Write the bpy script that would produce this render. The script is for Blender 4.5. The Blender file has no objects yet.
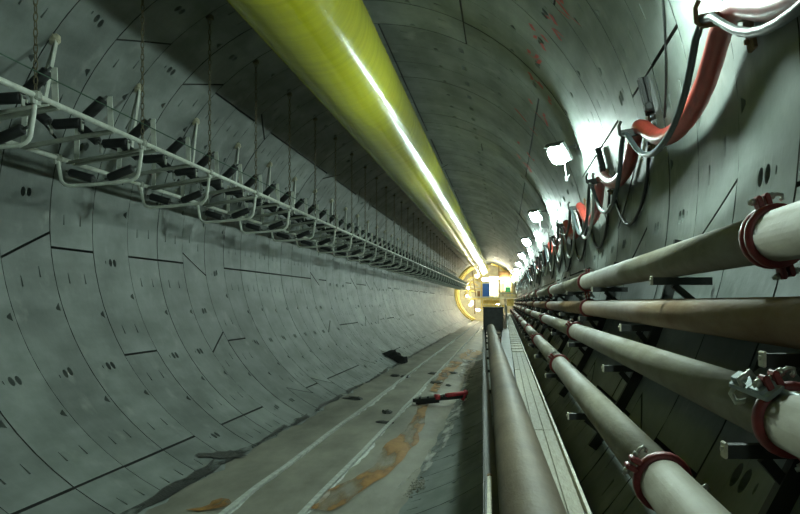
import bpy, math, random
from mathutils import Vector, Matrix
random.seed(7)
scene = bpy.context.scene
C = scene.collection
R = 4.5                                   # inner radius of the bored tunnel, axis along +Y through the origin
CAM = Vector((0.60 * R, 0.0, -0.28 * R))
F = 800.0                                 # focal length in pixels of an 800 wide frame
VX, VY = 505.0, 302.0                     # where the tunnel axis direction lands in the frame

# ------------------------------------------------------------------ camera, world, exposure
cd = bpy.data.cameras.new('camera')
cam = bpy.data.objects.new('camera', cd); C.objects.link(cam)
cam.location = CAM
cam.rotation_euler = (math.pi / 2, 0, 0)
cd.sensor_width = 36.0
cd.lens = 36.0 * F / 800.0
cd.shift_x = -(VX - 400) / 800.0
cd.shift_y = (VY - 257) / 800.0
cd.clip_start = 0.05; cd.clip_end = 400
scene.camera = cam
w = bpy.data.worlds.new('world'); scene.world = w; w.use_nodes = True
w.node_tree.nodes['Background'].inputs[0].default_value = (0.5, 0.75, 0.7, 1)
w.node_tree.nodes['Background'].inputs[1].default_value = 0.0
vs = scene.view_settings
vs.view_transform = 'Standard'; vs.look = 'None'; vs.gamma = 1.0; vs.use_curve_mapping = False
vs.exposure = 0.0
LAMP_STRENGTH = 490.0
LAMP_COLOR = (0.76, 1.0, 0.90)
GANTRY_STRENGTH = 115.0

# ------------------------------------------------------------------ helpers
def P(px, py, Y):
    return Vector((CAM.x + (px - VX) / F * Y, Y, CAM.z - (py - VY) / F * Y))
def Wp(px, py, r=R):                      # where the sight line meets the round lining
    dx, dz = (px - VX) / F, -(py - VY) / F
    a = dx * dx + dz * dz; b = 2 * (CAM.x * dx + CAM.z * dz); c = CAM.x ** 2 + CAM.z ** 2 - r * r
    t = (-b + math.sqrt(b * b - 4 * a * c)) / (2 * a)
    return Vector((CAM.x + dx * t, t, CAM.z + dz * t))

def new_mat(name, col, rough=0.7, metal=0.0, var=0.15, scale=3.0, bump=0.0, bscale=20.0, col2=None, stretch=None,
            spec=0.5, rand=0.0, coords='Object'):
    m = bpy.data.materials.new(name); m.use_nodes = True
    nt = m.node_tree; N = nt.nodes; L = nt.links
    b = N['Principled BSDF']
    b.inputs['Roughness'].default_value = rough; b.inputs['Metallic'].default_value = metal
    b.inputs['Specular IOR Level'].default_value = spec
    tc = N.new('ShaderNodeNewGeometry') if coords == 'World' else N.new('ShaderNodeTexCoord')
    out = tc.outputs['Position'] if coords == 'World' else tc.outputs['Object']
    mp = N.new('ShaderNodeMapping')
    if stretch: mp.inputs['Scale'].default_value = stretch
    L.new(out, mp.inputs['Vector'])
    n = N.new('ShaderNodeTexNoise'); n.inputs['Scale'].default_value = scale; n.inputs['Detail'].default_value = 6
    n.inputs['Roughness'].default_value = 0.62
    L.new(mp.outputs[0], n.inputs['Vector'])
    r = N.new('ShaderNodeValToRGB'); L.new(n.outputs[0], r.inputs[0])
    c2 = col2 if col2 else tuple(min(1, c * (1 + var)) for c in col)
    c1 = col if col2 else tuple(c * (1 - var) for c in col)
    r.color_ramp.elements[0].position = 0.33; r.color_ramp.elements[1].position = 0.67
    r.color_ramp.elements[0].color = (*c1, 1); r.color_ramp.elements[1].color = (*c2, 1)
    last = r.outputs[0]
    if rand:
        oi = N.new('ShaderNodeObjectInfo'); mr = N.new('ShaderNodeMapRange')
        mr.inputs['To Min'].default_value = 1 - rand; mr.inputs['To Max'].default_value = 1 + rand
        L.new(oi.outputs['Random'], mr.inputs[0])
        mx = N.new('ShaderNodeMix'); mx.data_type = 'RGBA'; mx.blend_type = 'MULTIPLY'; mx.inputs[0].default_value = 1
        L.new(last, mx.inputs[6]); L.new(mr.outputs[0], mx.inputs[7]); last = mx.outputs[2]
    L.new(last, b.inputs['Base Color'])
    if bump:
        n2 = N.new('ShaderNodeTexNoise'); n2.inputs['Scale'].default_value = bscale; n2.inputs['Detail'].default_value = 4
        L.new(mp.outputs[0], n2.inputs['Vector'])
        bp = N.new('ShaderNodeBump'); bp.inputs['Strength'].default_value = bump; bp.inputs['Distance'].default_value = 0.02
        L.new(n2.outputs[0], bp.inputs['Height']); L.new(bp.outputs[0], b.inputs['Normal'])
    return m

def emit_mat(name, col, strength):
    m = bpy.data.materials.new(name); m.use_nodes = True
    b = m.node_tree.nodes['Principled BSDF']
    b.inputs['Base Color'].default_value = (0.8, 0.8, 0.8, 1)
    b.inputs['Emission Color'].default_value = (*col, 1); b.inputs['Emission Strength'].default_value = strength
    # a faint mottle of the diffuser glass
    n = m.node_tree.nodes.new('ShaderNodeTexNoise'); n.inputs['Scale'].default_value = 14
    mr = m.node_tree.nodes.new('ShaderNodeMapRange'); mr.inputs['To Min'].default_value = 0.35; mr.inputs['To Max'].default_value = 0.45
    m.node_tree.links.new(n.outputs[0], mr.inputs[0]); m.node_tree.links.new(mr.outputs[0], b.inputs['Roughness'])
    return m

def concrete_mat():
    m = new_mat('segment_concrete', (0.150, 0.170, 0.158), rough=0.58, scale=1.1, col2=(0.225, 0.25, 0.235), bump=0.2, bscale=9.0,
                spec=0.35, rand=0.13, coords='World')
    nt = m.node_tree; N = nt.nodes; L = nt.links; b = N['Principled BSDF']
    src = b.inputs['Base Color'].links[0].from_socket
    g = N.new('ShaderNodeNewGeometry')
    mp = N.new('ShaderNodeMapping'); mp.inputs['Scale'].default_value = (0.9, 0.3, 1.2); L.new(g.outputs['Position'], mp.inputs[0])
    n = N.new('ShaderNodeTexNoise'); n.inputs['Scale'].default_value = 1.6; n.inputs['Detail'].default_value = 5
    L.new(mp.outputs[0], n.inputs['Vector'])
    r = N.new('ShaderNodeValToRGB'); L.new(n.outputs[0], r.inputs[0])
    r.color_ramp.elements[0].position = 0.36; r.color_ramp.elements[0].color = (0.66, 0.68, 0.66, 1)
    r.color_ramp.elements[1].position = 0.6; r.color_ramp.elements[1].color = (1.05, 1.05, 1.05, 1)
    mx = N.new('ShaderNodeMix'); mx.data_type = 'RGBA'; mx.blend_type = 'MULTIPLY'; mx.inputs[0].default_value = 1
    L.new(src, mx.inputs[6]); L.new(r.outputs[0], mx.inputs[7])
    # pale lime wash in patches
    n3 = N.new('ShaderNodeTexNoise'); n3.inputs['Scale'].default_value = 2.3; n3.inputs['Detail'].default_value = 8
    L.new(g.outputs['Position'], n3.inputs['Vector'])
    r3 = N.new('ShaderNodeValToRGB'); L.new(n3.outputs[0], r3.inputs[0])
    r3.color_ramp.elements[0].position = 0.60; r3.color_ramp.elements[0].color = (0, 0, 0, 1)
    r3.color_ramp.elements[1].position = 0.78; r3.color_ramp.elements[1].color = (0.6, 0.6, 0.6, 1)
    m2 = N.new('ShaderNodeMix'); m2.data_type = 'RGBA'; L.new(r3.outputs[0], m2.inputs[0])
    L.new(mx.outputs[2], m2.inputs[6]); m2.inputs[7].default_value = (0.31, 0.33, 0.30, 1)
    L.new(m2.outputs[2], b.inputs['Base Color'])
    return m

M = dict(
    concrete=concrete_mat(),
    backing=new_mat('seal_shell_dark', (0.03, 0.032, 0.03), 0.9),
    gasket_shade=new_mat('gasket_pocket_shade', (0.05, 0.055, 0.05), 0.9),  # dark joint sides, and shade painted onto the bolt pocket floors
    floor=new_mat('muddy_floor', (0.16, 0.155, 0.125), 0.55, scale=1.5, col2=(0.30, 0.29, 0.235), bump=0.5, bscale=6, coords='World', stretch=(1, .35, 1)),
    wet=new_mat('wet_mud', (0.035, 0.037, 0.032), 0.45, var=.4, bump=.4),
    rust_mud=new_mat('rust_mud', (0.30, 0.16, 0.035), 0.6, scale=5, col2=(0.42, 0.24, 0.06), bump=.3),
    rail=new_mat('dusty_rail', (0.50, 0.52, 0.48), 0.55, metal=.0, scale=8, var=.25, bump=.2),
    duct=new_mat('yellow_duct_fabric', (0.62, 0.61, 0.022), 0.17, scale=0.5, var=.10, bump=.22, bscale=1.0, spec=.32, stretch=(.5, 10, .5)),
    duct_seam=new_mat('duct_seam', (0.30, 0.34, 0.03), 0.4),
    galv=new_mat('painted_tube', (0.72, 0.75, 0.67), 0.45, scale=6, var=.15),
    galv_dull=new_mat('dull_tube', (0.30, 0.32, 0.27), 0.55, scale=6, var=.25),
    roller=new_mat('black_roller', (0.018, 0.02, 0.02), 0.55, var=.3),
    roller_end=new_mat('roller_end', (0.10, 0.11, 0.10), 0.6),
    chain=new_mat('rusty_chain', (0.15, 0.13, 0.075), 0.7, metal=.2, scale=12, var=.4),
    wire=new_mat('green_wire', (0.05, 0.11, 0.07), 0.5),
    pipe=new_mat('dusty_steel_pipe', (0.20, 0.18, 0.135), 0.6, scale=3.0, col2=(0.29, 0.275, 0.22), bump=.15, stretch=(1.5, .6, 1.5), spec=.4, coords='World'),
    pipe_rust=new_mat('rusty_steel_pipe', (0.17, 0.09, 0.045), 0.6, scale=2.6, col2=(0.26, 0.185, 0.115), bump=.15, stretch=(1.5, .5, 1.5), spec=.4, coords='World'),
    pipe_big=new_mat('tan_pipe', (0.085, 0.06, 0.032), 0.65, scale=2.5, col2=(0.14, 0.108, 0.066), bump=.2, stretch=(1.4, .6, 1.4), coords='World'),
    clamp=new_mat('red_clamp', (0.22, 0.03, 0.03), 0.45, scale=10, var=.35),
    bolt=new_mat('bolt_steel', (0.45, 0.45, 0.40), 0.4, metal=.7, var=.2),
    gray_clamp=new_mat('grey_clamp', (0.32, 0.36, 0.36), 0.4, metal=.5, var=.2),
    dark_steel=new_mat('dark_steel', (0.022, 0.024, 0.022), 0.6, scale=6, var=.4),
    plate=new_mat('pale_end_plate', (0.55, 0.52, 0.42), 0.6, scale=14, var=.2),
    hose=new_mat('red_hose', (0.36, 0.05, 0.035), 0.42, scale=5, var=.2),
    cable=new_mat('grey_cable', (0.06, 0.08, 0.085), 0.5, var=.2),
    cable_pale=new_mat('pale_cable', (0.5, 0.52, 0.5), 0.4, var=.1),
    rust=new_mat('rust_plate', (0.13, 0.07, 0.03), 0.75, scale=12, col2=(0.22, 0.15, 0.085), bump=.3),
    paint_red=new_mat('red_spray', (0.42, 0.06, 0.06), 0.7, scale=20, var=.3),
    lamp=emit_mat('lamp_lens', LAMP_COLOR, LAMP_STRENGTH),
    lamp_body=new_mat('lamp_housing', (0.12, 0.13, 0.13), 0.5),
    plank=new_mat('pale_deck', (0.22, 0.20, 0.145), 0.65, scale=7, col2=(0.33, 0.31, 0.235), bump=.4, stretch=(3, .5, 1)),
    yellow=new_mat('yellow_paint', (0.72, 0.56, 0.16), 0.5, scale=2, var=.2),
    cream=new_mat('cream_paint', (0.60, 0.56, 0.40), 0.6, scale=2, var=.15),
    brown=new_mat('brown_sheet', (0.26, 0.15, 0.06), 0.6, scale=2, var=.3),
    blue=new_mat('blue_paint', (0.03, 0.12, 0.50), 0.45, scale=2, var=.1),
    green=new_mat('green_paint', (0.06, 0.45, 0.20), 0.5, scale=2, var=.1),
    red=new_mat('red_paint', (0.50, 0.04, 0.05), 0.5, scale=8, var=.3),
    gantry_lamp=emit_mat('gantry_lamp_lens', (1.0, 0.93, 0.66), GANTRY_STRENGTH),
)

def breakup(m, lo, hi, scale):
    nt = m.node_tree; N = nt.nodes; L = nt.links; g = N.new('ShaderNodeNewGeometry'); n = N.new('ShaderNodeTexNoise')
    n.inputs['Scale'].default_value = scale; n.inputs['Detail'].default_value = 7; mp = N.new('ShaderNodeMapping'); mp.inputs['Scale'].default_value = (1.6, .35, 1); L.new(g.outputs['Position'], mp.inputs[0]); L.new(mp.outputs[0], n.inputs['Vector'])
    r = N.new('ShaderNodeMapRange'); r.inputs['From Min'].default_value = lo; r.inputs['From Max'].default_value = hi
    L.new(n.outputs[0], r.inputs[0]); L.new(r.outputs[0], N['Principled BSDF'].inputs['Alpha'])
M['rust_mud_broken'] = new_mat('rust_mud_broken', (0.26, 0.105, 0.012), 0.5, scale=5, col2=(0.36, 0.19, 0.035), bump=.3); breakup(M['rust_mud_broken'], .34, .56, 1.6)
M['wet_broken'] = new_mat('wet_mud_broken', (0.03, 0.032, 0.028), 0.45, var=.4, bump=.4); breakup(M['wet_broken'], .38, .50, 2.0)

class MB:
    def __init__(s): s.v = []; s.f = []; s.sm = []; s.mi = []; s.cur = 0
    def add(s, vs_, fs, smooth=False):
        o = len(s.v); s.v.extend(tuple(v) for v in vs_)
        for f in fs: s.f.append(tuple(i + o for i in f)); s.sm.append(smooth); s.mi.append(s.cur)
    def box(s, c, size, mat=None, bev=0.0):
        sx, sy, sz = (d / 2 for d in size)
        if bev:
            b = min(bev, sx * .9, sy * .9, sz * .9); pts = []
            # box with its four y-parallel edges chamfered plus end chamfer
            prof = [(-sx + b, -sz), (sx - b, -sz), (sx, -sz + b), (sx, sz - b), (sx - b, sz), (-sx + b, sz), (-sx, sz - b), (-sx, -sz + b)]
            k = [(1 - b / max(sx, sz), -sy), (1, -sy + b), (1, sy - b), (1 - b / max(sx, sz), sy)]
            for q, y in k: pts += [Vector((x * q, y, z * q)) for x, z in prof]
            fs = [tuple(range(8))[::-1], tuple(range(24, 32))]
            for j in range(3):
                for i in range(8): fs.append((j * 8 + i, j * 8 + (i + 1) % 8, j * 8 + 8 + (i + 1) % 8, j * 8 + 8 + i))
        else:
            pts = [Vector((x, y, z)) for x in (-sx, sx) for y in (-sy, sy) for z in (-sz, sz)]
            fs = [(0, 1, 3, 2), (4, 6, 7, 5), (0, 4, 5, 1), (2, 3, 7, 6), (0, 2, 6, 4), (1, 5, 7, 3)]
        if mat is not None: pts = [mat @ p for p in pts]
        s.add([p + Vector(c) for p in pts], fs)
        return s
    def beam(s, a, b, wx, wz, up=(0, 0, 1)):
        a, b = Vector(a), Vector(b); d = (b - a).normalized(); u = Vector(up)
        if abs(d.dot(u)) > .98: u = Vector((1, 0, 0))
        x = d.cross(u).normalized(); z = x.cross(d)
        m = Matrix((x, d, z)).transposed()
        return s.box((a + b) / 2, (wx, (b - a).length, wz), m)
    def tube(s, pts, r, n=8, closed=False, cap=True, up=None):
        pts = [Vector(p) for p in pts]; m = len(pts)
        rs = r if isinstance(r, (list, tuple)) else [r] * m
        vs_, fs = [], []
        prev = None
        for i, p in enumerate(pts):
            if closed: d = pts[(i + 1) % m] - pts[i - 1]
            else: d = pts[min(i + 1, m - 1)] - pts[max(i - 1, 0)]
            d.normalize()
            if prev is None:
                u = Vector((0, 0, 1)) if abs(d.z) < .9 else Vector((1, 0, 0))
                x = d.cross(u).normalized()
            else:
                x = (prev - d * prev.dot(d)).normalized()
            prev = x; z = x.cross(d)
            for k in range(n):
                a = 2 * math.pi * k / n
                vs_.append(p + (x * math.cos(a) + z * math.sin(a)) * rs[i])
        for i in range(m if closed else m - 1):
            for k in range(n):
                j = (i + 1) % m
                fs.append((i * n + k, i * n + (k + 1) % n, j * n + (k + 1) % n, j * n + k))
        s.add(vs_, fs, True)
        if cap and not closed:
            o = len(s.v) - len(vs_)
            s.f.append(tuple(o + k for k in range(n))[::-1]); s.sm.append(False); s.mi.append(s.cur)
            s.f.append(tuple(o + (m - 1) * n + k for k in range(n))); s.sm.append(False); s.mi.append(s.cur)
        return s
    def lathe_y(s, prof, n=20, c=(0, 0, 0)):       # prof: list of (radius, y), revolved about the y direction
        vs_, fs = [], []
        for r, y in prof:
            for k in range(n):
                a = 2 * math.pi * k / n
                vs_.append((c[0] + r * math.cos(a), c[1] + y, c[2] + r * math.sin(a)))
        for i in range(len(prof) - 1):
            for k in range(n): fs.append((i * n + k, i * n + (k + 1) % n, (i + 1) * n + (k + 1) % n, (i + 1) * n + k))
        s.add(vs_, fs, True)
        return s
    def mesh(s, name, mat):
        me = bpy.data.meshes.new(name); me.from_pydata(s.v, [], s.f)
        for m_ in (mat if isinstance(mat, (list, tuple)) else [mat]): me.materials.append(m_)
        me.polygons.foreach_set('use_smooth', s.sm); me.polygons.foreach_set('material_index', s.mi); me.update()
        return me
    def build(s, name, mat, parent=None, loc=None):
        return link(name, s.mesh(name, mat), parent, loc)

def link(name, me, parent=None, loc=None, rot=None):
    o = bpy.data.objects.new(name, me); C.objects.link(o)
    if parent: o.parent = parent
    if loc is not None: o.location = loc
    if rot is not None: o.rotation_euler = rot
    return o
def tag(o, label=None, cat=None, group=None, kind=None):
    if label: o['label'] = label
    if cat: o['category'] = cat
    if group: o['group'] = group
    if kind: o['kind'] = kind
    return o
def thing(name, label, cat, loc=(0, 0, 0), group=None):
    return tag(link(name, None, None, loc), label, cat, group)
ORD = ['nearest', 'second nearest', 'third nearest', 'fourth nearest', 'fifth nearest', 'sixth nearest', 'seventh nearest', 'eighth nearest']

# ------------------------------------------------------------------ tunnel lining of precast segments
RW = 1.30                                  # ring width
PH = 11.35 - 6 * RW                        # a ring joint on the left wall
GAP = 0.010; GAPT = 0.019
DEPTH = 0.20
def seg_mesh(t0a, t1a, t0b, t1b, nt, pockets=True, name='segment'):
    """t0a..t1a degrees at y=0, t0b..t1b at y=RW"""
    mb = MB()
    yb = [GAP, .30, .50, .65, .80, 1.0, RW - GAP] if pockets else [GAP, RW - GAP]
    ga = math.degrees(GAPT / R)
    def pt(u, y, r):
        v = y / RW
        a0 = t0a + (t0b - t0a) * v + ga; a1 = t1a + (t1b - t1a) * v - ga
        a = math.radians(a0 + (a1 - a0) * u)
        return (r * math.cos(a), y, r * math.sin(a))
    ny = len(yb)
    idx = {}
    for i in range(nt + 1):
        for j in range(ny):
            idx[i, j] = len(mb.v); mb.v.append(pt(i / nt, yb[j], R))
    def face(f, sm=False, mi=0): mb.f.append(tuple(f)); mb.sm.append(sm); mb.mi.append(mi)
    pk = {}
    if pockets:
        if nt >= 10:
            for e in (1, nt - 2):
                pk[e, 1] = 'w'; pk[e, 4] = 'w'
            pk[nt // 2, 2] = 'o'; pk[nt // 2, 3] = 'o'
            pk[nt // 4, 5] = 't'; pk[nt - 1 - nt // 4, 5] = 't'
            pk[nt // 2, 1] = 'd'
        else:
            pk[nt // 2, 2] = 'o'; pk[nt // 2, 3] = 'o'
    for i in range(nt):
        for j in range(ny - 1):
            c = [idx[i, j], idx[i + 1, j], idx[i + 1, j + 1], idx[i, j + 1]]
            if (i, j) not in pk: face(c, True); continue
            kind = pk[i, j]
            u0, u1, y0, y1 = i / nt, (i + 1) / nt, yb[j], yb[j + 1]
            uc, yc = (u0 + u1) / 2, (y0 + y1) / 2; hu, hy = (u1 - u0) / 2, (y1 - y0) / 2
            if kind == 'o': pl = [(math.cos(2 * math.pi * (k + .5) / 12) * .46, math.sin(2 * math.pi * (k + .5) / 12) * .78) for k in range(12)]; dep = .15
            elif kind == 'd': pl = [(math.cos(2 * math.pi * (k + .5) / 8) * .22, math.sin(2 * math.pi * (k + .5) / 8) * .16) for k in range(8)]; dep = .03
            elif kind == 'w': pl = [(-.55, -.07), (.55, -.22), (.55, .22), (-.55, .07)]; dep = .10
            else: pl = [(-.42, .52), (-.1, -.25), (.1, -.25), (.42, .52)]; dep = .10
            ids, ids2 = [], []
            for (a, b) in pl:
                ids.append(len(mb.v)); mb.v.append(pt(uc + a * hu, yc + b * hy, R))
            for (a, b) in pl:
                ids2.append(len(mb.v)); mb.v.append(pt(uc + a * hu * .9, yc + b * hy * .9, R + dep))
            cq = [(-1, -1), (1, -1), (1, 1), (-1, 1)]
            near = [min(range(4), key=lambda q: (cq[q][0] - a) ** 2 + (cq[q][1] - b) ** 2) for a, b in pl]
            n = len(pl)
            for k in range(n):
                k2 = (k + 1) % n
                if near[k] == near[k2]: face((c[near[k]], ids[k2], ids[k]))
                else: face((c[near[k]], c[near[k2]], ids[k2], ids[k]))
                face((ids[k], ids[k2], ids2[k2], ids2[k]), False, 0)
            face(ids2, False, 1)  # pocket floor takes the dark colour, shade painted into the recess
    # edges of the segment going back to the joint
    rim = [(i, 0) for i in range(nt + 1)] + [(nt, j) for j in range(1, ny)] + [(i, ny - 1) for i in range(nt - 1, -1, -1)] + [(0, j) for j in range(ny - 2, 0, -1)]
    rid = []; fid = []
    for (i, j) in rim:
        fid.append(len(mb.v)); mb.v.append(pt(i / nt, yb[j], R))
        rid.append(len(mb.v)); mb.v.append(pt(i / nt, yb[j], R + DEPTH))
    for k in range(len(rim)):
        k2 = (k + 1) % len(rim)
        face((fid[k], fid[k2], rid[k2], rid[k]), False, 1 if pockets else 0)
    return mb
SEGS = []
KA, KB = 15.0, 9.0
edges = [(KA, KB)] + [(12 + 48 * k, 12 + 48 * k) for k in range(1, 7)] + [(360 - KA, 360 - KB)]
for k in range(7): SEGS.append((edges[k][0], edges[k + 1][0], edges[k][1], edges[k + 1][1], 12))
SEGS.append((-KA, KA, -KB, KB, 6))
lining = link('wall_lining', None); tag(lining, 'grey precast concrete segment lining of the round tunnel', None, None, 'structure')
seg_me = [seg_mesh(*s).mesh('segment', [M['concrete'], M['gasket_shade']]) for s in SEGS]
rng = random.Random(3)
NEAR0, NEAR1 = 0, 37
turns = []
last = 0
for i in range(-14, 96):
    k = rng.choice([2, 4, 5, 7, 8, 11, 13]); last = (last + k) % 15; turns.append(last)
turns[2 + 14] = 14
far = MB()
for i in range(-14, 96):
    y0 = PH + i * RW; rot = turns[i + 14] * 24.0 + 5
    if NEAR0 <= i < NEAR1:
        for me in seg_me:
            o = link('segment', me, lining, (rng.uniform(-.004, .004), y0, rng.uniform(-.004, .004)), (0, -math.radians(rot), 0))
    else:
        for (a0, a1, b0, b1, nt) in SEGS:
            sm = seg_mesh(a0 + rot, a1 + rot, b0 + rot, b1 + rot, max(4, nt * 2 // 3), False)
            far.add([(v[0], v[1] + y0, v[2]) for v in sm.v], sm.f, False)
            for q in range(len(sm.f)): far.sm[-1 - q] = sm.sm[-1 - q]
tag(far.build('far_segments', M['concrete'], lining), kind='stuff')
bk = MB(); bk.lathe_y([(R + DEPTH, PH - 14 * RW), (R + DEPTH, PH + 96 * RW)], 64); bk.build('light_seal_shell', M['backing'], lining)  # added dark shell that stops light leaking through the segment gaps
YEND = PH + 95 * RW
YB = PH - 14 * RW
# red spray marks on the roof segments
for (px, py, sz, sd) in [(538, 38, .30, 1), (540, 61, .34, 2), (541, 90, .40, 3), (536, 111, .36, 4), (534, 129, .36, 5), (525, 148, .4, 6), (558, 4, .26, 7), (550, 20, .2, 8), (524, 163, .4, 9)]:
    rr = random.Random(sd); c = Wp(px, py, R - .004); ang = math.atan2(c.z, c.x); mb = MB()
    for st in range(4):
        a0, y0 = rr.uniform(-1, 1) * sz, rr.uniform(-1, 1) * sz
        pts = []
        a1, y1 = a0 + rr.uniform(-1, 1) * sz, y0 + rr.uniform(-1, 1) * sz
        for k in range(5):
            q = k / 4; pts.append((a0 + (a1 - a0) * q + .12 * sz * math.sin(3 * q + sd), y0 + (y1 - y0) * q))
        vs_, fs = [], []
        for (a, y) in pts:
            for s_ in (-1, 1):
                th = ang + (a + s_ * .04) / R
                vs_.append(((R - .006) * math.cos(th), c.y + y + s_ * .04, (R - .006) * math.sin(th)))
        for k in range(4): fs.append((2 * k, 2 * k + 1, 2 * k + 3, 2 * k + 2))
        mb.add(vs_, fs)
    tag(mb.build('paint_mark', M['paint_red'], lining), 'red sprayed survey mark')

# ------------------------------------------------------------------ floor of hardened mud, rails
fl = [(-.452, -.890), (-.40, -.897), (-.33, -.903), (-.25, -.908), (-.15, -.915), (-.05, -.925), (.05, -.936), (.14, -.948), (.20, -.962), (.25, -.966), (.29, -.962)]
def floor_z(x):
    x /= R
    for k in range(len(fl) - 1):
        if fl[k][0] <= x <= fl[k + 1][0]:
            q = (x - fl[k][0]) / (fl[k + 1][0] - fl[k][0]); return R * (fl[k][1] + q * (fl[k + 1][1] - fl[k][1]))
    return -math.sqrt(max(0, R * R - (x * R) ** 2))
mb = MB(); ys = []
y = -2.0
while y < YEND - 1: ys.append(y); y += .45 if y < 40 else 2.0
ys.append(YEND - 1)
vs_, fs = [], []
for i, y in enumerate(ys):
    for k, (x, z) in enumerate(fl):
        e = k in (0, len(fl) - 1)
        rx = (rng.uniform(-.09, .09) if k == 0 else 0)
        xx = x * R + rx
        zz = z * R + (0 if e else rng.uniform(-.012, .012))
        if k == 0: zz = -math.sqrt(R * R - xx * xx) - .004
        vs_.append((xx, y, zz))
m_ = len(fl)
for i in range(len(ys) - 1):
    for k in range(m_ - 1): fs.append((i * m_ + k, i * m_ + k + 1, (i + 1) * m_ + k + 1, (i + 1) * m_ + k))
mb.add(vs_, fs, True)
tag(mb.build('floor', M['floor']), 'uneven floor of hardened grey mud along the tunnel invert', kind='structure')

def wet_strip(name, label, pts, width, mat, seed, lift=.012, jag=.6, surf=None):
    rr = random.Random(seed); mb = MB(); vs_, fs = [], []
    dense = []
    for a, b in zip(pts[:-1], pts[1:]):
        n = max(2, int(abs(b[1] - a[1]) / .4))
        for k in range(n): q = k / n; dense.append((a[0] + (b[0] - a[0]) * q, a[1] + (b[1] - a[1]) * q, a[2] + (b[2] - a[2]) * q))
    dense.append(pts[-1])
    wob = 0; fl_, fr_ = 1.0, 1.0
    for (x, y, wd) in dense:
        wob = .7 * wob + rr.uniform(-.05, .05) * jag
        fl_ = .6 * fl_ + .4 * rr.uniform(1 - 2 * jag, 1 + 2 * jag); fr_ = .6 * fr_ + .4 * rr.uniform(1 - 2 * jag, 1 + 2 * jag)
        l = max(.05, fl_) * wd / 2; r_ = max(.05, fr_) * wd / 2
        xs = [x + wob - l, x + wob, x + wob + r_]
        for xx in xs:
            zc = max(floor_z(xx) if abs(xx) < .5 * R else -9, -math.sqrt(R * R - xx * xx)); vs_.append((xx, y, zc + lift + rr.uniform(0, .006)))
    for i in range(len(dense) - 1):
        for k in range(2): fs.append((3 * i + k, 3 * i + k + 1, 3 * i + k + 4, 3 * i + k + 3))
    mb.add(vs_, fs, True)
    return tag(mb.build(name, mat), label, 'mud', kind='stuff')
def gpath(pts): return [(g.x, g.y, wd) for g, wd in [(ground(px, py), wd) for px, py, wd in pts]]
def ground(px, py, lift=0.0):            # sight line onto floor or lining
    p = Wp(px, py)
    for t in [k * .05 for k in range(80, 1400)]:
        x = CAM.x + (px - VX) / F * t; z = CAM.z - (py - VY) / F * t
        if abs(x) < .44 * R and z <= floor_z(x): return Vector((x, t, floor_z(x) + lift))
        if t >= p.y: break
    return p
wet_strip('wet_mud', 'dark wet mud seam where floor meets the left wall', [(-.455 * R, 6, .10), (-.455 * R, 11, .15), (-.458 * R, 13, .18), (-.452 * R, 16, .09), (-.455 * R, 22, .11), (-.45 * R, 30, .12), (-.455 * R, 45, .14), (-.45 * R, 70, .14)], 0, M['wet_broken'], 5, .016)
wet_strip('wet_mud', 'dark splash of wet mud running up the left wall', [(-.53 * R, 13.2, .07), (-.515 * R, 13.5, .12), (-.49 * R, 13.9, .16), (-.46 * R, 14.3, .2)], 0, M['wet'], 6, .02)
wet_strip('rust_mud', 'orange rust-coloured mud trail on the floor beside the right rail', gpath([(322, 512, .3), (342, 496, .5), (366, 483, .35), (383, 470, .35), (393, 455, .5), (403, 443, .6), (414, 430, .35), (420, 415, .28), (424, 404, .22)]), 0, M['rust_mud_broken'], 8, .018, .3)
wet_strip('rust_mud', 'faint ochre mud trail on the floor beyond the red drill', gpath([(434, 392, .25), (440, 382, .3), (447, 372, .4), (458, 362, .5)]), 0, M['rust_mud_broken'], 18, .018, .3)
wet_strip('rust_mud', 'small orange mud stain left of the floor rails near the camera', gpath([(195, 512, .3), (215, 506, .35), (225, 500, .1)]), 0, M['rust_mud_broken'], 9, .016, .7)
wet_strip('rust_mud', 'yellow ochre mud patch on the right of the floor far ahead', gpath([(466, 360, .5), (470, 355, 1.0), (476, 351, .6)]), 0, M['rust_mud'], 11, .03, .5)
M['grout'] = new_mat('pale_grout', (0.36, 0.37, 0.34), 0.6, scale=4, col2=(0.5, 0.5, 0.46)); breakup(M['grout'], .42, .62, 2.4)
for gi, (pts_, lab_) in enumerate([([(440, 452, .15), (452, 425, .3), (462, 398, .35), (470, 375, .3)], 'pale grout smear on the right slope below the red drill'),
        ([(462, 378, .3), (468, 362, .5), (474, 350, .5)], 'pale grout smear on the right slope beyond the red drill'),
        ([(402, 490, .15), (425, 468, .25), (440, 440, .2)], 'pale grout smear on the right slope near the gravel spill')]):
    tag(wet_strip('grout_smear', lab_, gpath(pts_), 0, M['grout'], 30 + gi, .03, .4), cat='grout')
def rail(x, label):
    mb = MB(); z0 = floor_z(x) - .03
    prof = [(-.07, 0), (.07, 0), (.07, .012), (.012, .03), (.012, .07), (.04, .08), (.04, .105), (-.04, .105), (-.04, .08), (-.012, .07), (-.012, .03), (-.07, .012)]
    vs_, fs = [], []; n = len(prof); rr = random.Random(int(x * 100) + 50)
    ys2 = [4 + k * 1.6 for k in range(70)]
    for y in ys2:
        o = rr.uniform(-.022, .022); dz = rr.uniform(-.01, .01)
        vs_ += [(x + o + a, y, z0 + dz + b) for a, b in prof]
    for i in range(len(ys2) - 1):
        for k in range(n): fs.append((i * n + k, i * n + (k + 1) % n, (i + 1) * n + (k + 1) % n, (i + 1) * n + k))
    mb.add(vs_, fs); return tag(mb.build('track_rail', M['rail']), label, 'rail', 'rails on the tunnel floor')
rail(-.227 * R, 'left of two thin dusty steel rails on the floor')
rail(-.008 * R, 'right of two thin dusty steel rails, beside the orange mud')

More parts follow.
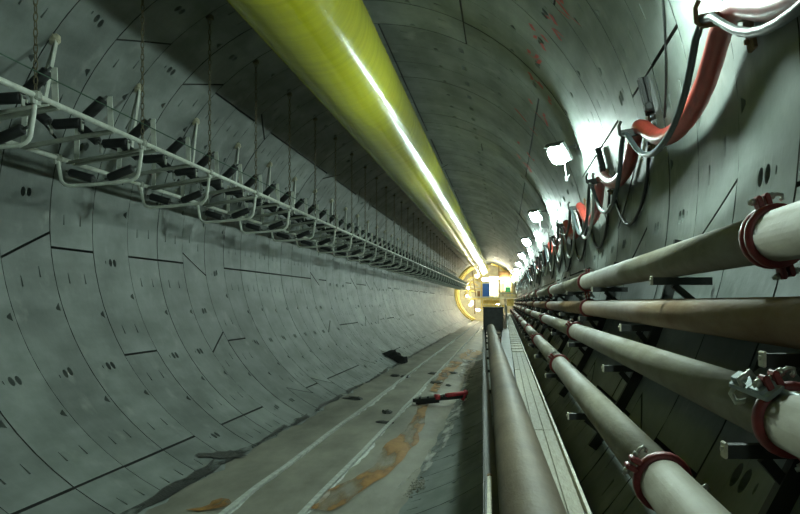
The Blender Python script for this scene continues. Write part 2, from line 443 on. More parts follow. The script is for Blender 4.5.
# debris on the floor
def ground(px, py, lift=0.0):            # sight line onto floor or lining
    p = Wp(px, py)
    for t in [k * .05 for k in range(80, 1400)]:
        x = CAM.x + (px - VX) / F * t; z = CAM.z - (py - VY) / F * t
        if abs(x) < .44 * R and z <= floor_z(x): return Vector((x, t, floor_z(x) + lift))
        if t >= p.y: break
    return p
a = ground(415, 405, .0); b = ground(462, 396, .0); b.y = a.y + 1.2; b.x = a.x + 1.35; b.z = -math.sqrt(R * R - b.x * b.x) if b.x > .29 * R else floor_z(b.x)
t = thing('rock_drill', 'red and black drill lying across the right floor rail', 'tool', a)
d = b - a
m1 = MB(); m1.beam((0, 0, .12), d + Vector((0, 0, .16)), .22, .10); m1.beam((.05, .1, .05), d * .45 + Vector((0, .1, .06)), .12, .10); m1.build('frame', M['dark_steel'], t)
m2 = MB(); m2.tube([d * .62 + Vector((0, -.08, .22)), d * 1.05 + Vector((0, -.08, .26))], .07, 10); m2.build('cylinder', M['red'], t)
m2 = MB(); m2.tube([d * .40 + Vector((0, -.1, .2)), d * .48 + Vector((0, -.12, .2))], .085, 10); m2.build('collar', M['red'], t)
m2 = MB(); m2.tube([d * .96 + Vector((0, -.1, .06)), d * 1.04 + Vector((0, -.1, .34))], .06, 10); m2.build('handle', M['red'], t)
m3 = MB(); m3.tube([Vector((0, 0, .17)), d * .35 + Vector((0, 0, .22)), d * .65 + Vector((0, .06, .24))], .035, 8); m3.build('steel_rod', M['galv_dull'], t)
for k in range(5):
    q = MB(); c = d * (.1 + .16 * k) + Vector((0, 0, .19)); q.box(c, (.05, .26, .08)); q.build('lug', M['dark_steel'], t)
p = Wp(386, 352, R - .02); q = Wp(407, 364, R - .02); q.y = p.y - .2
mb = MB(); n = 9; vs_, fs = [], []; rr = random.Random(4)
for i in range(n):
    for k in range(4):
        s_ = i / (n - 1); c = p + (q - p) * s_ + Vector((0, (k - 1.5) * .8 * (1 - .4 * s_) + rr.uniform(-.1, .1), 0))
        ang = math.atan2(c.z, c.x); r_ = R - .02 - (.26 + rr.uniform(-.08, .12)) * (1 if 0 < i < n - 1 and 0 < k < 3 else .05)
        vs_.append((r_ * math.cos(ang), c.y, r_ * math.sin(ang)))
for i in range(n - 1):
    for k in range(3): fs.append((i * 4 + k, i * 4 + k + 1, i * 4 + k + 5, i * 4 + k + 4))
mb.add(vs_, fs); tag(mb.build('rubber_sheet', new_mat('black_rubber', (.008, .009, .008), .95, var=.3, spec=.1)), 'crumpled black sheet lying against the lower left wall', 'sheet')
def lump(px, py, sz, label, mat, seed, name='rubble_lump'):
    rr = random.Random(seed); c = ground(px, py); mb = MB(); vs_, fs = [], []
    n = 8
    for i, (rad, h) in enumerate([(1, -.1), (1.0, .25), (.6, .55)]):
        for k in range(n):
            a = 2 * math.pi * k / n; q = rad * rr.uniform(.7, 1.2)
            vs_.append((sz[0] * q * math.cos(a), sz[1] * q * math.sin(a), sz[2] * h * rr.uniform(.7, 1.2)))
    for i in range(2):
        for k in range(n): fs.append((i * n + k, i * n + (k + 1) % n, (i + 1) * n + (k + 1) % n, (i + 1) * n + k))
    fs.append(tuple(2 * n + k for k in range(n)))
    mb.add(vs_, fs); tag(mb.build(name, mat, None, c), label, 'debris', 'small lumps of debris on the floor')
lump(387, 413, (.16, .2, .14), 'small dark lump on the floor between the two rails', M['wet'], 1)
lump(383, 423, (.22, .12, .08), 'flat dark scrap between the rails, nearest of the small debris', M['dark_steel'], 2)
lump(436, 383, (.25, .3, .14), 'dark lump touching the right rail beyond the red drill', M['wet'], 3)
lump(433, 374, (.2, .3, .12), 'dark bit between the rails beyond the red drill', M['dark_steel'], 4)
lump(405, 377, (.2, .25, .12), 'dark lump just left of the left rail', M['wet'], 6)
lump(448, 386, (.12, .15, .12), 'tiny dark lump right of the right rail above the red drill', M['dark_steel'], 7)
lump(395, 376, (.22, .3, .12), 'brown lump beside the wet seam left of the rails', M['wet'], 8)
lump(353, 399, (.3, .22, .12), 'brown clod of mud beside the dark wet seam', M['wet'], 10)
lump(452, 373, (.3, .3, .1), 'dark flake of mud beyond the drill on the floor right', M['wet'], 12)
# spilled gravelly heap on the right slope of the invert
rr = random.Random(12); mb = MB()
for k in range(420):
    px = 388 + rr.random() * 36; py = 500 - (px - 388) * .5 + rr.gauss(0, 3.2)
    c = Wp(px, py, R - .01); s_ = rr.uniform(.006, .018)
    mb.box(c, (s_ * 2, s_ * 2, s_), Matrix.Rotation(rr.random() * 3, 3, 'Z') @ Matrix.Rotation(rr.random(), 3, 'X'))
tag(mb.build('gravel_spill', M['floor']), 'thin spill of dark gravel on the right slope of the floor', 'gravel', kind='stuff')

# ------------------------------------------------------------------ ventilation duct
DX, DZ, DR = -.082 * R, .731 * R, .185 * R
DEND = 110.8
duct = thing('ventilation_duct', 'long yellow-green fabric ventilation duct hung under the tunnel roof', 'duct', (DX, 0, DZ))
mb = MB(); prof = []; y = -10.0; rr = random.Random(2); i = 0
while y <= DEND:
    prof.append((DR * (1 + rr.uniform(-.0035, .0035)), y)); y += .55
mb.lathe_y(prof, 56)
mb.build('duct_tube', M['duct'], duct)
mb = MB(); mb.tube([(0, -10, DR + .12), (0, DEND, DR + .12)], .012, 6); mb.build('hanging_wire', M['dark_steel'], duct)
hk = MB(); hk.tube([(0, 0, DR - .02), (0, 0, DR + .12), (.02, 0, R - DZ - .02)], .012, 5); hk_me = hk.mesh('duct_hanger', M['dark_steel'])
for k in range(58): link('duct_hanger', hk_me, duct, (0, 1 + 2 * k, 0))

# ------------------------------------------------------------------ hanging conveyor on the left
XR, ZR = -.55 * R, .226 * R
XL, ZL = -.82 * R, .178 * R
CY0 = 8.82 - 2.6; PITCH = 2.6; NB = 40
conv = thing('hanging_conveyor', 'hanging conveyor frame with black idler rollers along the left wall', 'conveyor', (XR, 0, ZR))
WL = XL - XR; HL = ZL - ZR
yl = CY0 + NB * PITCH
mb = MB(); mb.tube([(0, CY0 - 6, 0), (0, yl, 0)], .034, 8); mb.build('stringer', M['galv'], conv)
mb = MB(); mb.tube([(WL, CY0 - 6, HL), (WL, yl, HL)], .034, 8); mb.build('stringer', M['galv'], conv)
mb = MB(); mb.tube([(.02, CY0 - 6, .26), (.02, yl, .26)], .008, 5); mb.build('pull_cord', M['wire'], conv)
# u-shaped return hanger
def arc(c, r, a0, a1, n=5): return [(c[0] + r * math.cos(math.radians(a0 + (a1 - a0) * k / n)), 0, c[1] + r * math.sin(math.radians(a0 + (a1 - a0) * k / n))) for k in range(n + 1)]
upts = [(0, 0, .02), (-.02, 0, -.2)] + arc((-.20, -.40), .15, 0, -90) + [(-.7, 0, -.60)] + arc((WL + .17, -.50), .12, -95, -180) + [(WL, 0, HL - .02)]
ub = MB(); ub.tube(upts, .026, 8); u_me = ub.mesh('return_hanger', M['galv'])
cl = MB(); cl.box((0, 0, 0), (.10, .12, .10), None, .02); cl.box((0, 0, -.05), (.03, .16, .10)); clamp_me = cl.mesh('stringer_clamp', M['galv_dull'])
ct = MB(); ct.tube([(0, 0, -.03), (WL, 0, HL - .03)], .024, 6); cross_me = ct.mesh('cross_tube', M['galv_dull'])
# chain of oval links
z_top = math.sqrt(R * R - XR * XR) - ZR
ch = MB(); zc = .03; k = 0
while zc < z_top:
    pts = []
    for a in range(8):
        an = 2 * math.pi * a / 8; q = .022 * math.cos(an); h = .055 * math.sin(an)
        pts.append((q, 0, zc + .045 + h) if k % 2 else (0, q, zc + .045 + h))
    ch.tube(pts, .0075, 4, closed=True); zc += .088; k += 1
ch.box((0, 0, z_top - .03), (.10, .10, .07)); chain_me = ch.mesh('chain', M['chain'])
# strut from eye plate on the wall down to the wall-side stringer
AX, AZ = -.826 * R - XR, .55 * R - ZR
st = MB(); st.tube([(AX, 0, AZ), (WL, -.85, HL)], .020, 6); st_me = st.mesh('wall_strut', M['galv_dull'])
st = MB(); st.beam((AX + .03, -.02, AZ), (WL + .10, -.55, HL + .45), .012, .07, (0, 1, 0)); st2_me = st.mesh('strut_flat', M['galv'])
st = MB(); st.box((AX - .02, 0, AZ + .02), (.16, .16, .18), None, .05); st.tube([(AX, -.09, AZ + .02), (AX + .06, 0, AZ), (AX, .09, AZ + .02)], .022, 6); eye_me = st.mesh('wall_eye', M['cream'])
rr_me = []
def roller_mesh(a, b, r):
    a, b = Vector(a), Vector(b); d = (b - a).normalized()
    q = MB(); q.tube([a, a + d * .012, b - d * .012, b], [r * .86, r, r, r * .86], 12)
    q.cur = 1; q.tube([a - d * .06, b + d * .06], .018, 6); return q.mesh('idler_roller', [M['roller'], M['roller_end']])
rolls = [roller_mesh((-.12, 0, .40), (-.36, 0, .17), .07), roller_mesh((-.43, 0, .09), (-.78, 0, .07), .07), roller_mesh((-.86, 0, .10), (WL + .10, 0, .31), .07)]
ret = [roller_mesh((-.16, 0, -.36), (-.50, 0, -.50), .062), roller_mesh((-.72, 0, -.52), (WL + .16, 0, -.42), .062)]
fr = MB()
fr.beam((0, 0, -.02), (WL, 0, HL - .02), .07, .05)
for (x0, z0, x1, z1) in [(-.41, -.02, -.41, .12), (-.82, -.06, -.82, .08)]: fr.beam((x0, 0, z0), (x1, 0, z1), .012, .06, (0, 1, 0))
fr_me = fr.mesh('idler_frame', M['galv_dull'])
br = MB(); br.beam((-.03, 0, 0), (-.05, 0, .44), .07, .014, (0, 1, 0)); br_me = br.mesh('idler_bracket', M['galv'])
br = MB(); br.beam((WL + .03, 0, HL), (WL + .05, 0, .40), .07, .014, (0, 1, 0)); bl_me = br.mesh('idler_bracket', M['galv'])
for i in range(NB):
    y = CY0 + i * PITCH
    u = link('return_hanger', u_me, conv, (0, y, 0))
    link('stringer_clamp', clamp_me, u); link('stringer_clamp', clamp_me, u, (WL, 0, HL))
    for m in ret: link('return_roller', m, u, (0, .04, 0))
    link('chain', chain_me, conv, (0, y, 0))
    s_ = link('wall_strut', st_me, conv, (0, y, 0)); link('wall_eye', eye_me, s_); link('strut_flat', st2_me, s_)
    link('cross_tube', cross_me, conv, (0, y + .25, 0))
    for k in range(2):
        f = link('idler_frame', fr_me, conv, (0, y + .45 + k * 1.3, 0))
        for m in rolls: link('idler_roller', m, f)
        link('idler_bracket', br_me, f); link('idler_bracket', bl_me, f)

# ------------------------------------------------------------------ pipe lines along the right wall
PR = .0278 * R
PIPES = [((.908, -.205), 'rusty_steel', 1.06), ((.898, -.301), 'rust', .96), ((.862, -.388), 'dusty', 1.0), ((.786, -.492), 'dusty', 1.0)]
PLAB = ['uppermost of four steel pipes on the right wall, with double red clamp', 'second pipe from the top on the right wall, rusty and level',
        'third pipe from the top on right wall, with grey lever clamp', 'lowest of the four pipes on the right wall, beside the walkway']
PMAT = [M['pipe'], M['pipe_rust'], M['pipe'], M['pipe']]
CLY = [4.12, 1.8, 3.30, 4.25]; CLL = [9.4, 11.0, 10.0, 8.0]
def coupling_mesh(r, double):
    q = MB()
    for yc in ((-.045, .045) if double else (0,)):
        hw = .028 if double else .036
        q.lathe_y([(r, yc - hw), (r + .026, yc - hw), (r + .034, yc - hw * .5), (r + .034, yc + hw * .5), (r + .026, yc + hw), (r, yc + hw)], 24)
    if double: q.lathe_y([(r + .01, -.05), (r + .01, .05)], 24)
    for s_ in (-1, 1):
        q.box((s_ * (r + .055), 0, .022), (.075, .09, .03), None, .01); q.box((s_ * (r + .055), 0, -.022), (.075, .09, .03), None, .01)
    return q.mesh('coupling', M['clamp'])
bb = MB(); bb.tube([(0, 0, -.075), (0, 0, .085), (.012, 0, .105), (.03, 0, .10), (.035, 0, .085)], .011, 6); bb.tube([(0, 0, .04), (0, 0, .062)], .02, 6); bb.tube([(0, 0, -.062), (0, 0, -.04)], .02, 6)
bolt_me = bb.mesh('bolt', M['bolt'])
PLINE = []
for i, ((fx, fz), kind, k) in enumerate(PIPES):
    r = PR * k; x, z = fx * R, fz * R
    pl = thing('steel_pipeline', PLAB[i], 'pipe', (x, 0, z), 'pipes along the right wall'); PLINE.append(pl)
    L_ = CLL[i]; y = CLY[i] - L_; n = 0
    sec = MB(); sec.lathe_y([(r * .9, .008), (r, .008), (r, L_ - .008), (r * .9, L_ - .008)], 32); sec_me = sec.mesh('pipe_section', PMAT[i])
    cp_me = coupling_mesh(r, i == 0)
    while y + L_ < 113:
        link('pipe_section', sec_me, pl, (0, y, 0))
        c = link('coupling', cp_me, pl, (0, y, 0), (0, [1.25, .9, 1.1, .55][i] + (0 if n == 1 else rng.uniform(-.9, .9)), 0))
        if y < 60:
            for s_ in (-1, 1): link('bolt', bolt_me, c, (s_ * (r + .07), 0, 0))
        y += L_; n += 1
# grey toggle lever on the third pipe
pl = PLINE[2]; y0 = 3.30
lv = MB(); lv.box((0, 0, 0), (.10, .34, .022), None, .008); lv.box((0, .13, .02), (.06, .06, .03), None, .008); lv.box((0, -.08, .018), (.085, .10, .02), None, .006)
o = lv.build('lever_clamp', M['gray_clamp'], pl, (-.115, y0 + .10, .128)); o.rotation_euler = (.10, -.62, .12); o['label'] = 'grey steel lever clamp'
q = MB(); q.tube([(-.03, .05, .01), (-.03, .05, .045), (.03, .05, .045), (.03, .05, .01)], .014, 6); q.build('lever_pin', M['bolt'], o)
q = MB(); q.tube([(-.03, .15, -.01), (-.055, .18, -.04), (-.06, .17, -.085), (-.03, .13, -.09)], .013, 6); q.build('hook', M['galv'], o)
q = MB(); q.tube([(.03, -.12, -.015), (.045, -.42, -.03)], .015, 8); q.build('lever_rod', M['gray_clamp'], o)
q = MB(); q.box((.02, -.03, -.05), (.06, .14, .08), None, .015); q.build('lever_base', M['dark_steel'], o)

# support frames: one bent post against the wall with an arm under every pipe
def support_meshes():
    post = MB()
    a0, a1 = math.atan2(-.150, .98), math.atan2(-.60, .80)
    pr = []
    for k in range(9):
        a = a0 + (a1 - a0) * k / 8; pr.append(Vector(((R - .045) * math.cos(a), 0, (R - .045) * math.sin(a))))
    for a, b in zip(pr[:-1], pr[1:]): post.beam(a - (b - a) * .06, b + (b - a) * .06, .10, .075, (0, 1, 0))
    arms = []
    for (fx, fz), kd, k in PIPES:
        r = PR * k; x, z = fx * R, fz * R
        zz = z - r - .04
        xw = math.sqrt(R * R - zz * zz) - .03
        am = MB(); am.box(((x - r - .09 + xw) / 2, 0, zz), (xw - (x - r - .09), .06, .06))
        am.beam((x - r * .4, 0, zz - .03), (xw - .02, 0, zz - .26), .05, .05)
        ep = MB(); ep.box((x - r - .095, 0, zz + .005), (.015, .07, .07), None, .004); ep.tube([(x - r - .112, 0, zz + .01), (x - r - .09, 0, zz + .01)], .012, 6)
        sd = MB(); sd.tube([(x + (r + .012) * math.cos(math.radians(t_)), 0, z + (r + .012) * math.sin(math.radians(t_))) for t_ in range(-150, 160, 20)], .009, 5)
        arms.append((am.mesh('arm', M['dark_steel']), ep.mesh('end_plate', M['plate'])))
    return post.mesh('post', M['dark_steel']), arms
post_me, arms = support_meshes()
for i in range(25):
    y = 3.5 + 4.33 * i
    lab = ('%s dark steel pipe bracket to the camera under the right wall pipes' % ORD[i]) if i < 8 else 'dark steel pipe bracket under the right wall pipes, far down the tunnel'
    s_ = thing('pipe_bracket', lab, 'bracket', (0, y, 0), 'pipe brackets on the right wall')
    link('post', post_me, s_)
    for k, (a, e) in enumerate(arms):
        ao = link('arm', a, s_, (0, -1.5 if k == 0 else 0, 0)); link('end_plate', e, ao)

# ------------------------------------------------------------------ hose hooks, hose and cables on the right wall
HA = math.atan2(.170, .9854); HY0 = 5.6; HP = 3.75
hk = MB()
def rp(rad, dz=0.0, dy=0.0): return Vector((rad * math.cos(HA), dy, rad * math.sin(HA) + dz))
arm_ = MB(); arm_.beam(rp(R - .02), rp(R - .38), .06, .085); arm_.tube([rp(R - .37, -.02), rp(R - .40, .0), rp(R - .41, .10), rp(R - .385, .15)], .02, 6)
hook_me = arm_.mesh('arm', M['rust']); 
arm2 = MB(); arm2.add(arm_.v, arm_.f); hook_dark_me = arm2.mesh('arm', M['dark_steel'])
bp_ = MB(); bp_.box((R - .035) * Vector((math.cos(HA), 0, math.sin(HA))) + Vector((0, 0, -.05)), (.03, .14, .42), Matrix.Rotation(-HA, 3, 'Y'), .006); bp_.tube([rp(R - .06, -.2), rp(R - .03, -.2)], .02, 6); bp_.tube([rp(R - .07, .12), rp(R - .03, .12)], .02, 6)
bp_me = bp_.mesh('wall_plate', M['rust'])
NH = 30
for i in range(NH):
    y = HY0 + (i - 1) * HP
    lab = 'hose hook on the right wall, just outside the frame on the right' if i == 0 else (('%s rusty hose hook to the camera on the right wall' % ORD[i - 1]) if i < 9 else 'small hose hook on the right wall, far down the tunnel')
    h = thing('hose_hook', lab, 'hook', (0, y, 0), 'hose hooks on the right wall')
    link('arm', hook_me if i < 2 else hook_dark_me, h); link('wall_plate', bp_me, h)
def hang_path(off, lift, sag, n=14, seed=0, i0=0, i1=NH - 1, jitter=.25):
    rr = random.Random(seed); pts = []
    for i in range(i0, i1):
        y0 = HY0 + (i - 1) * HP; s_ = sag * rr.uniform(1 - jitter, 1 + jitter) if i > 1 else sag
        for k in range(n):
            q = k / n; e = (math.cosh(2.2 * (2 * q - 1)) - 1) / (math.cosh(2.2) - 1)
            z = R * math.sin(HA) + lift - s_ * (1 - e)
            rad = math.sqrt(max(0, R * R - z * z)) - off
            pts.append(Vector((rad + .0 * q, y0 + q * HP, z)))
    return pts
def smooth(pts, it=2):
    for _ in range(it):
        pts = [pts[0]] + [(pts[i - 1] + 2 * pts[i] + pts[i + 1]) / 4 for i in range(1, len(pts) - 1)] + [pts[-1]]
    return pts
mb = MB(); mb.tube(smooth(hang_path(.16, .14, .55, seed=1)), .088, 12); tag(mb.build('red_hose', M['hose']), 'thick red hose slung in loops over hooks along right wall', 'hose')
mb = MB(); mb.tube(smooth(hang_path(.36, .10, .70, seed=2, n=16)), .030, 8); tag(mb.build('grey_cable', M['cable']), 'grey cable looping in front of the red hose', 'cable')
mb = MB(); mb.tube(smooth(hang_path(.28, .08, 1.05, seed=3, i0=3, n=16)), .024, 6); tag(mb.build('pale_cable', M['cable_pale']), 'pale thin cable hanging in deep loops below the lamps', 'cable')
mb = MB(); mb.tube(smooth(hang_path(.032, .05, .9, seed=5, i0=2, n=16, jitter=.4)), .024, 6); tag(mb.build('black_cable', M['roller']), 'black cable drooping behind the red hose from second hook on', 'cable')
# thin loose wires and dark wall boxes
for (px0, py0, px1, py1, lab) in [(662, 0, 664, 118, 'thin dark wire hanging straight down the wall above the red hose'), (640, 140, 618, 228, 'thin black wire dropping from the second hose hook'), (590, 180, 608, 226, 'short thin wire dangling beside the nearest visible lamp')]:
    a, b = Wp(px0, py0, R - .03), Wp(px1, py1, R - .03); pts = []
    for k in range(7):
        q = k / 6; p = a + (b - a) * q; ang = math.atan2(p.z, p.x); rd = R - .025
        pts.append((rd * math.cos(ang), p.y, rd * math.sin(ang)))
    mb = MB(); mb.tube(pts, .012, 5); tag(mb.build('loose_wire', M['roller']), lab, 'wire')
for (px, py, lab) in [(648, 96, 'dark steel wall channel above the red hose loop'), (602, 160, 'dark steel wall channel between second and third hose hooks')]:
    c = Wp(px, py, R - .05); ang = math.atan2(c.z, c.x)
    t = thing('wall_channel', lab, 'channel', c)
    mt = Matrix.Rotation(-ang, 3, 'Y')
    q = MB(); q.box((0, 0, 0), (.05, .11, .42), mt); q.box(mt @ Vector((-.04, .045, 0)), (.06, .02, .42), mt); q.box(mt @ Vector((-.04, -.045, 0)), (.06, .02, .42), mt); q.build('body', M['dark_steel'], t)
    q = MB(); q.box(mt @ Vector((-.05, -.10, -.14)), (.10, .12, .10), mt, .02); q.build('clip', M['dark_steel'], t)

# ------------------------------------------------------------------ wall lamps
def rounded_box(sx, sy, sz, n=5, p=4.0):
    vs_, fs = [], []; U, V = 16, 10
    for j in range(V + 1):
        ph = -math.pi / 2 + math.pi * j / V
        for i in range(U):
            th = 2 * math.pi * i / U
            f = lambda c: math.copysign(abs(c) ** (2 / p), c)
            vs_.append((sx / 2 * f(math.cos(ph)) * f(math.cos(th)), sy / 2 * f(math.cos(ph)) * f(math.sin(th)), sz / 2 * f(math.sin(ph))))
    for j in range(V):
        for i in range(U): fs.append((j * U + i, j * U + (i + 1) % U, (j + 1) * U + (i + 1) % U, (j + 1) * U + i))
    return vs_, fs
LX, LZ = .838 * R, .369 * R
wa = math.atan2(LZ, LX)
aim = Vector((-.42, -.40, -.52)).normalized()            # floodlights look down, across and back along the tunnel
ax_ = aim.cross(Vector((0, 0, 1))).normalized(); az_ = ax_.cross(aim)
mt = Matrix((ax_, aim, az_)).transposed()
lens = MB(); v_, f_ = rounded_box(.36, .18, .38, p=3.2); lens.add([mt @ (Vector(v) + Vector((0, .10, 0))) for v in v_], f_, True); lens_me = lens.mesh('lens', M['lamp'])
hs = MB(); hs.box(mt @ Vector((0, -.01, 0)), (.42, .10, .42), mt, .02); hs.box(mt @ Vector((0, -.09, 0)), (.26, .08, .26), mt, .02); hs.box(mt @ Vector((0, .07, .215)), (.44, .14, .02), mt, .006); hs_me = hs.mesh('housing', M['lamp_body'])  # thin top plate is a visor added to keep light off the roof
wx = R * math.cos(wa) - LX; wz = R * math.sin(wa) - LZ
am = MB(); am.tube([mt @ Vector((0, -.12, 0)), (wx * .5, .14, wz * .5 + .05), (wx, .16, wz)], .022, 6); am.box((wx * .95, .16, wz * .95), (.05, .12, .14), Matrix.Rotation(-wa, 3, 'Y')); am_me = am.mesh('wall_arm', M['lamp_body'])
cb = MB(); cb.tube([(.04, .10, .04), (.10, .12, -.20), (.13, .10, -.42), (.14, .10, -.55), (.19, .10, -.42)], .013, 5); cb.box((.135, .10, -.50), (.06, .06, .10)); cb_me = cb.mesh('lamp_cord', M['lamp_body'])
LP = 11.3; LY0 = 15.6
for i in range(-2, 9):
    y = LY0 + i * LP + (2.7 if i == -1 else 0)
    if i < 0: lab = 'white floodlight on the right wall outside the frame, %s' % ('above the nearest hose hook' if i == -1 else 'behind the camera')
    elif i < 8: lab = '%s visible glowing white floodlight on the right wall' % ORD[i]
    else: lab = 'glowing white floodlight on the right wall nearest the yellow machine'
    t = thing('wall_lamp', lab, 'lamp', (LX, y, LZ), 'lamps along the right wall')
    link('lens', lens_me, t); link('housing', hs_me, t); link('wall_arm', am_me, t)
    if i >= 0: link('lamp_cord', cb_me, t)

# ------------------------------------------------------------------ walkway with big pipe
DZK = CAM.z - 1.5
def left_edge(y): return CAM.x + .03 - .0285 * y
walk = thing('walkway', 'raised service walkway with pale deck boards beside the right wall pipes', 'walkway', (CAM.x, 0, DZK))
def rel(x, y, z): return Vector((x - CAM.x, y, z - DZK))
for s_ in range(26):
    y0 = 1.0 + s_ * 4.2
    for k in range(3):
        x0 = .21 + k * .12
        q = MB(); q.box((0, 2.09, -.02), (.117, 4.185, .04), None, .006)
        o = q.build('plank', M['plank'], walk, (x0 + .06, y0, rng.uniform(-.004, .004)))
gr_me = MB(); gr_me.box((0, 0, 0), (.36, .045, .02)); gr_me = gr_me.mesh('deck_cleat', M['plank'])
for k in range(40): link('deck_cleat', gr_me, walk, (.39, 24 + k * 1.6, .010))
q = MB(); q.box((.585, 56, .0), (.025, 110, .09)); q.build('edge_angle', M['plate'], walk)
ys3 = [1 + 4.2 * k for k in range(27)]
for k in range(26):
    a, b = ys3[k], ys3[k + 1] - .02; q = MB()
    pts = [(-.15, a, -.03), (.20, a, -.03), (.20, b, -.03), (-.15, b, -.03)]
    q.add(pts + [(x, y, z - .02) for x, y, z in pts], [(0, 1, 2, 3), (4, 7, 6, 5), (0, 4, 5, 1), (1, 5, 6, 2), (2, 6, 7, 3), (3, 7, 4, 0)]); q.build('deck_plate', M['dark_steel'], walk)
    q = MB(); xa, xb = -.14, -.14
    za = -math.sqrt(R * R - (xa + CAM.x) ** 2) - DZK + .03; zb = -math.sqrt(R * R - (xb + CAM.x) ** 2) - DZK + .03
    q.add([(xa, a, -.06), (xb, b, -.06), (xb, b, zb), (xa, a, za), (xa + .012, a, -.06), (xb + .012, b, -.06), (xb + .012, b, zb), (xa + .012, a, za)], [(0, 1, 2, 3), (4, 7, 6, 5), (0, 4, 5, 1), (3, 2, 6, 7), (0, 3, 7, 4), (1, 5, 6, 2)]); q.build('skirt_panel', M['dark_steel'], walk)
    q = MB(); xw = .50; zz = -math.sqrt(R * R - (CAM.x + xw) ** 2) - DZK + .02
    q.beam((xw, a + .5, -.05), (xw, a + .5, zz), .06, .06); q.beam((min(-.1, left_edge(min(a, 44)) - CAM.x - .02), a + .5, -.08), (.60, a + .5, -.08), .06, .06)
    q.build('trestle', M['dark_steel'], walk)
q = MB(); q.beam(rel(left_edge(1) + .04, 1, DZK + .0), rel(left_edge(42) + .04, 42, DZK + .0), .10, .10); q.build('edge_beam', M['dark_steel'], walk)
q = MB(); q.beam(rel(left_edge(1) - .018, 1, DZK + .02), rel(left_edge(42) - .018, 42, DZK + .02), .008, .03); q.build('edge_strip', M['dark_steel'], walk)
bp = thing('large_pipe', 'large tan pipe lying along the walkway, biggest of the pipes', 'pipe', (CAM.x, 0, DZK))
pr = .20
def bx_(y): return .29 - .025 * y
q = MB(); q.tube([(bx_(y_), y_, pr) for y_ in [-1.5 + 1.66 * k for k in range(26)]], pr, 40); q.build('pipe_run', M['pipe_big'], bp)
q = MB(); q.tube([(bx_(39.96), 39.96, pr), (bx_(40.1), 40.1, pr)], [pr * 1.03, pr * .9], 32); q.build('end_cap', M['pipe'], bp)
tp = thing('thin_pipe', 'thin pale pipe lying in the dark gap left of the large pipe', 'pipe', (CAM.x, 0, DZK))
q = MB(); q.tube([(-.045, 2, .02), (-.128, 6.68, .02)], .035, 12); q.build('tube', M['plate'], tp)
q = MB(); q.tube([(-.1275, 6.66, .02), (-.129, 6.73, .02)], .039, 12); q.build('end_ring', M['rust'], tp)
# dark steel box and mesh barrier where the large pipe ends
for_legs = [(-1.05, .2), (-1.05, 1.6), (-.2, .2), (-.2, 1.6)]
wg = thing('steel_box', 'black steel equipment box at the far end of the large pipe', 'box', (CAM.x, 42, DZK))
q = MB(); q.box((-.62, .9, .60), (1.05, 1.7, 1.18), None, .03); q.build('body', M['dark_steel'], wg)
q = MB(); q.box((-.62, .9, 1.21), (1.12, 1.78, .05), None, .01); q.build('lid', M['dark_steel'], wg)
for lx, ly in for_legs:
    zz = -math.sqrt(R * R - (CAM.x + lx) ** 2) - DZK + .02; q = MB(); q.beam((lx, ly, .05), (lx, ly, zz), .08, .08); q.build('leg', M['dark_steel'], wg)
for k in (-1, 1):
    q = MB(); q.beam((-.62 + k * .45, .02, .05), (-.62 + k * .45, .02, 1.15), .05, .05); q.build('rib', M['dark_steel'], wg)
bar = thing('walkway_barrier', 'dark mesh barrier along the walkway leading to yellow machine', 'fence', (CAM.x + .12, 44, DZK))
for k in range(14):
    a = 2.5 + k * 4; q = MB(); q.beam((-.02, a, 0), (-.02, a, 1.2), .06, .06); q.build('post', M['galv_dull'], bar)
    q = MB(); q.box((-.02, a + 2, .62), (.012, 3.9, 1.05)); q.build('mesh_panel', M['dark_steel'], bar)
q = MB(); q.tube([(-.02, 2.5, 1.2), (-.02, 56, 1.2)], .03, 6); q.build('top_rail', M['galv_dull'], bar)

# ------------------------------------------------------------------ tunnelling machine backup gantry at the far end
GY = 112.0
g = thing('backup_gantry', 'brightly lit yellow backup gantry of the tunnelling machine at tunnel end', 'machine', (0, GY, 0))
def gp(px, py, dy=0.0):
    p = P(px, py, GY + dy); return Vector((p.x, dy, p.z))
def gpart(name, mat, parent=None): return lambda mb: mb.build(name, mat, parent or g)
def ring(r, rr_, a0, a1, dy, name='ring_frame', mat=None):
    q = MB(); q.tube([(r * math.cos(math.radians(a0 + (a1 - a0) * k / 40)), dy, r * math.sin(math.radians(a0 + (a1 - a0) * k / 40))) for k in range(41)], rr_, 8); return q.build(name, mat or M['yellow'], g)
for dy, r in ((0, 4.25), (3.2, 4.2), (6.4, 4.2)): ring(r, .14, 100, 245, dy)
ring(4.2, .12, 20, 80, 1.0)
def gbox(name, x0, y0, x1, y1, dy, depth, mat, bev=.03):
    a, b = gp(x0, y0, dy), gp(x1, y1, dy); c = (a + b) / 2
    q = MB(); q.box((c.x, dy + depth / 2, c.z), (abs(b.x - a.x), depth, abs(b.z - a.z)), None, bev); return q.build(name, mat, g)
gbox('upper_deck', 469, 296.5, 517, 298.5, -1, 9, M['cream'])
gbox('deck_edge', 469, 298.2, 500, 299.4, -1.1, .2, M['yellow'])
cab = gbox('blue_cabinet', 482.6, 283.5, 489.6, 297, -.8, .9, M['blue'])
gbox('red_box', 477.3, 291, 480, 296.5, -.6, .6, M['brown'])
gbox('control_cabin', 489.8, 279, 498.6, 296.5, 1.2, 4, M['cream'])
hood = gbox('hood', 498.5, 271, 510, 277.5, -.2, 5, M['brown'])
q = MB(); a, b, c = gp(494, 264.5), gp(499, 267), gp(515, 279); q.beam(a, b, .2, .2); q.beam(b, c, .22, .22); q.build('hood_arm', M['yellow'], g)
gbox('green_box', 505.5, 287, 510.5, 292, -.5, .6, M['green'])
gbox('side_cabin', 500, 279, 512, 292, 2.2, 3, M['cream'])
gbox('side_rail', 500, 293, 516.5, 294.2, -1, .1, M['galv_dull'])
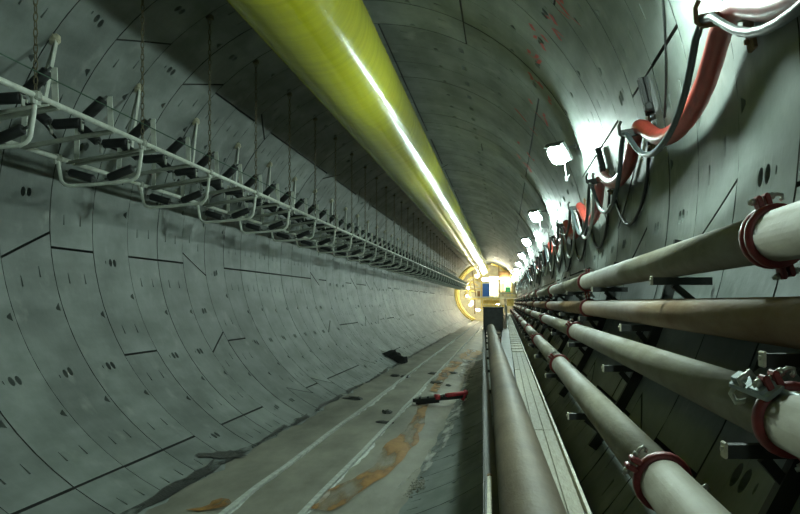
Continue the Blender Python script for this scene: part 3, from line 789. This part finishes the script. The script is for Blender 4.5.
for x, y0, y1, m in [(481.6, 272, 309, 'yellow'), (498.8, 266, 297, 'brown'), (474.8, 297, 314, 'rust'), (491, 297, 309, 'yellow'), (501, 297, 309, 'cream'), (505, 298, 312, 'galv_dull'), (512, 282, 306, 'yellow'), (470, 283, 297, 'yellow')]:
    a, b = gp(x, y0, -.4), gp(x, y1, -.4); q = MB(); q.beam(a, b, .16, .16); q.build('post', M[m], g)
for x0, y0, x1, y1, m in [(483, 300, 500, 304, 'yellow'), (483, 305, 506, 308, 'yellow'), (507, 299, 514, 306, 'yellow')]: gbox('cross_beam', x0, y0, x1, y1, 0, .4, M[m])
for x0, y0, x1, y1 in [(464, 291, 482, 288), (465, 283, 482, 279), (468, 275, 482, 283)]:
    q = MB(); q.beam(gp(x0, y0, -.3), gp(x1, y1, -.3), .1, .1); q.build('brace', M['yellow'], g)
q = MB()
for yy in (288, 290.5, 293): q.tube([gp(489, yy, -.9), gp(499, yy, -.9)], .03, 6)
q.build('handrail', M['yellow'], g)
for k in range(7):
    q = MB(); q.tube([gp(483 + k * 2.4, 299.5, 1.0), gp(483 + k * 2.4, 309, 1.0)], .06, 6); q.build('stanchion', M['cream' if k % 2 else 'yellow'], g)
for k, (x0, y0, x1, y1) in enumerate([(463, 297, 482, 297.5), (466, 306, 482, 304), (472, 271, 476, 297), (476, 269, 490, 269), (500, 283, 512, 283), (503, 279, 503, 296), (508, 279, 508, 296), (483, 300, 490, 308), (492, 308, 500, 300)]):
    q = MB(); q.beam(gp(x0, y0, .3), gp(x1, y1, .3), .12, .12); q.build('lattice_bar', M[['yellow', 'cream', 'rust'][k % 3]], g)
for k in range(5):
    q = MB(); q.tube([gp(464 + k, 296 - 4 * k, 2 + k), gp(468 + 2 * k, 290 - 4 * k, 2 + k), gp(476 + k, 292 - 3 * k, 3 + k)], .09, 6); q.build('service_hose', M[['yellow', 'cream'][k % 2]], g)
q = MB(); q.lathe_y([(1.0, 0), (4.42, 0)], 48, (0, 9.5, 0)); q.lathe_y([(0.001, 0), (1.0, 0)], 48, (0, 9.5, 0)); q.build('bulkhead', M['cream'], g)
for (px, py, dy, sx, sz) in [(487, 279.5, -.4, 1.5, .35), (494, 278, -.2, 1.4, .35), (505, 279, -.3, 1.5, .3), (472, 303, 5, .3, .6), (468, 288, 5, .3, .6), (477, 276, 4, .5, .4), (494, 289, .9, .5, .5), (478, 310, 5, .5, .3), (511, 303, 2, .4, .4), (497, 303.5, 2, .6, .3), (467, 296, -1.4, .25, .3), (470, 305, -1.4, .25, .3)]:  # the lamps around the left ring frames are added to brighten the lining
    c = gp(px, py, dy); q = MB(); v_, f_ = rounded_box(sx, .18, sz); q.add([Vector(v) + c for v in v_], f_, True); q.build('work_fill_lamp', M['gantry_lamp'], g)
# unseen closing wall added behind the camera so that no sky enters
q = MB(); q.lathe_y([(.001, 0), (R + DEPTH, 0)], 48, (0, YB, 0)); tag(q.build('wall_sky_block', M['concrete']), 'unseen wall added behind the camera to keep sky light out', kind='structure')
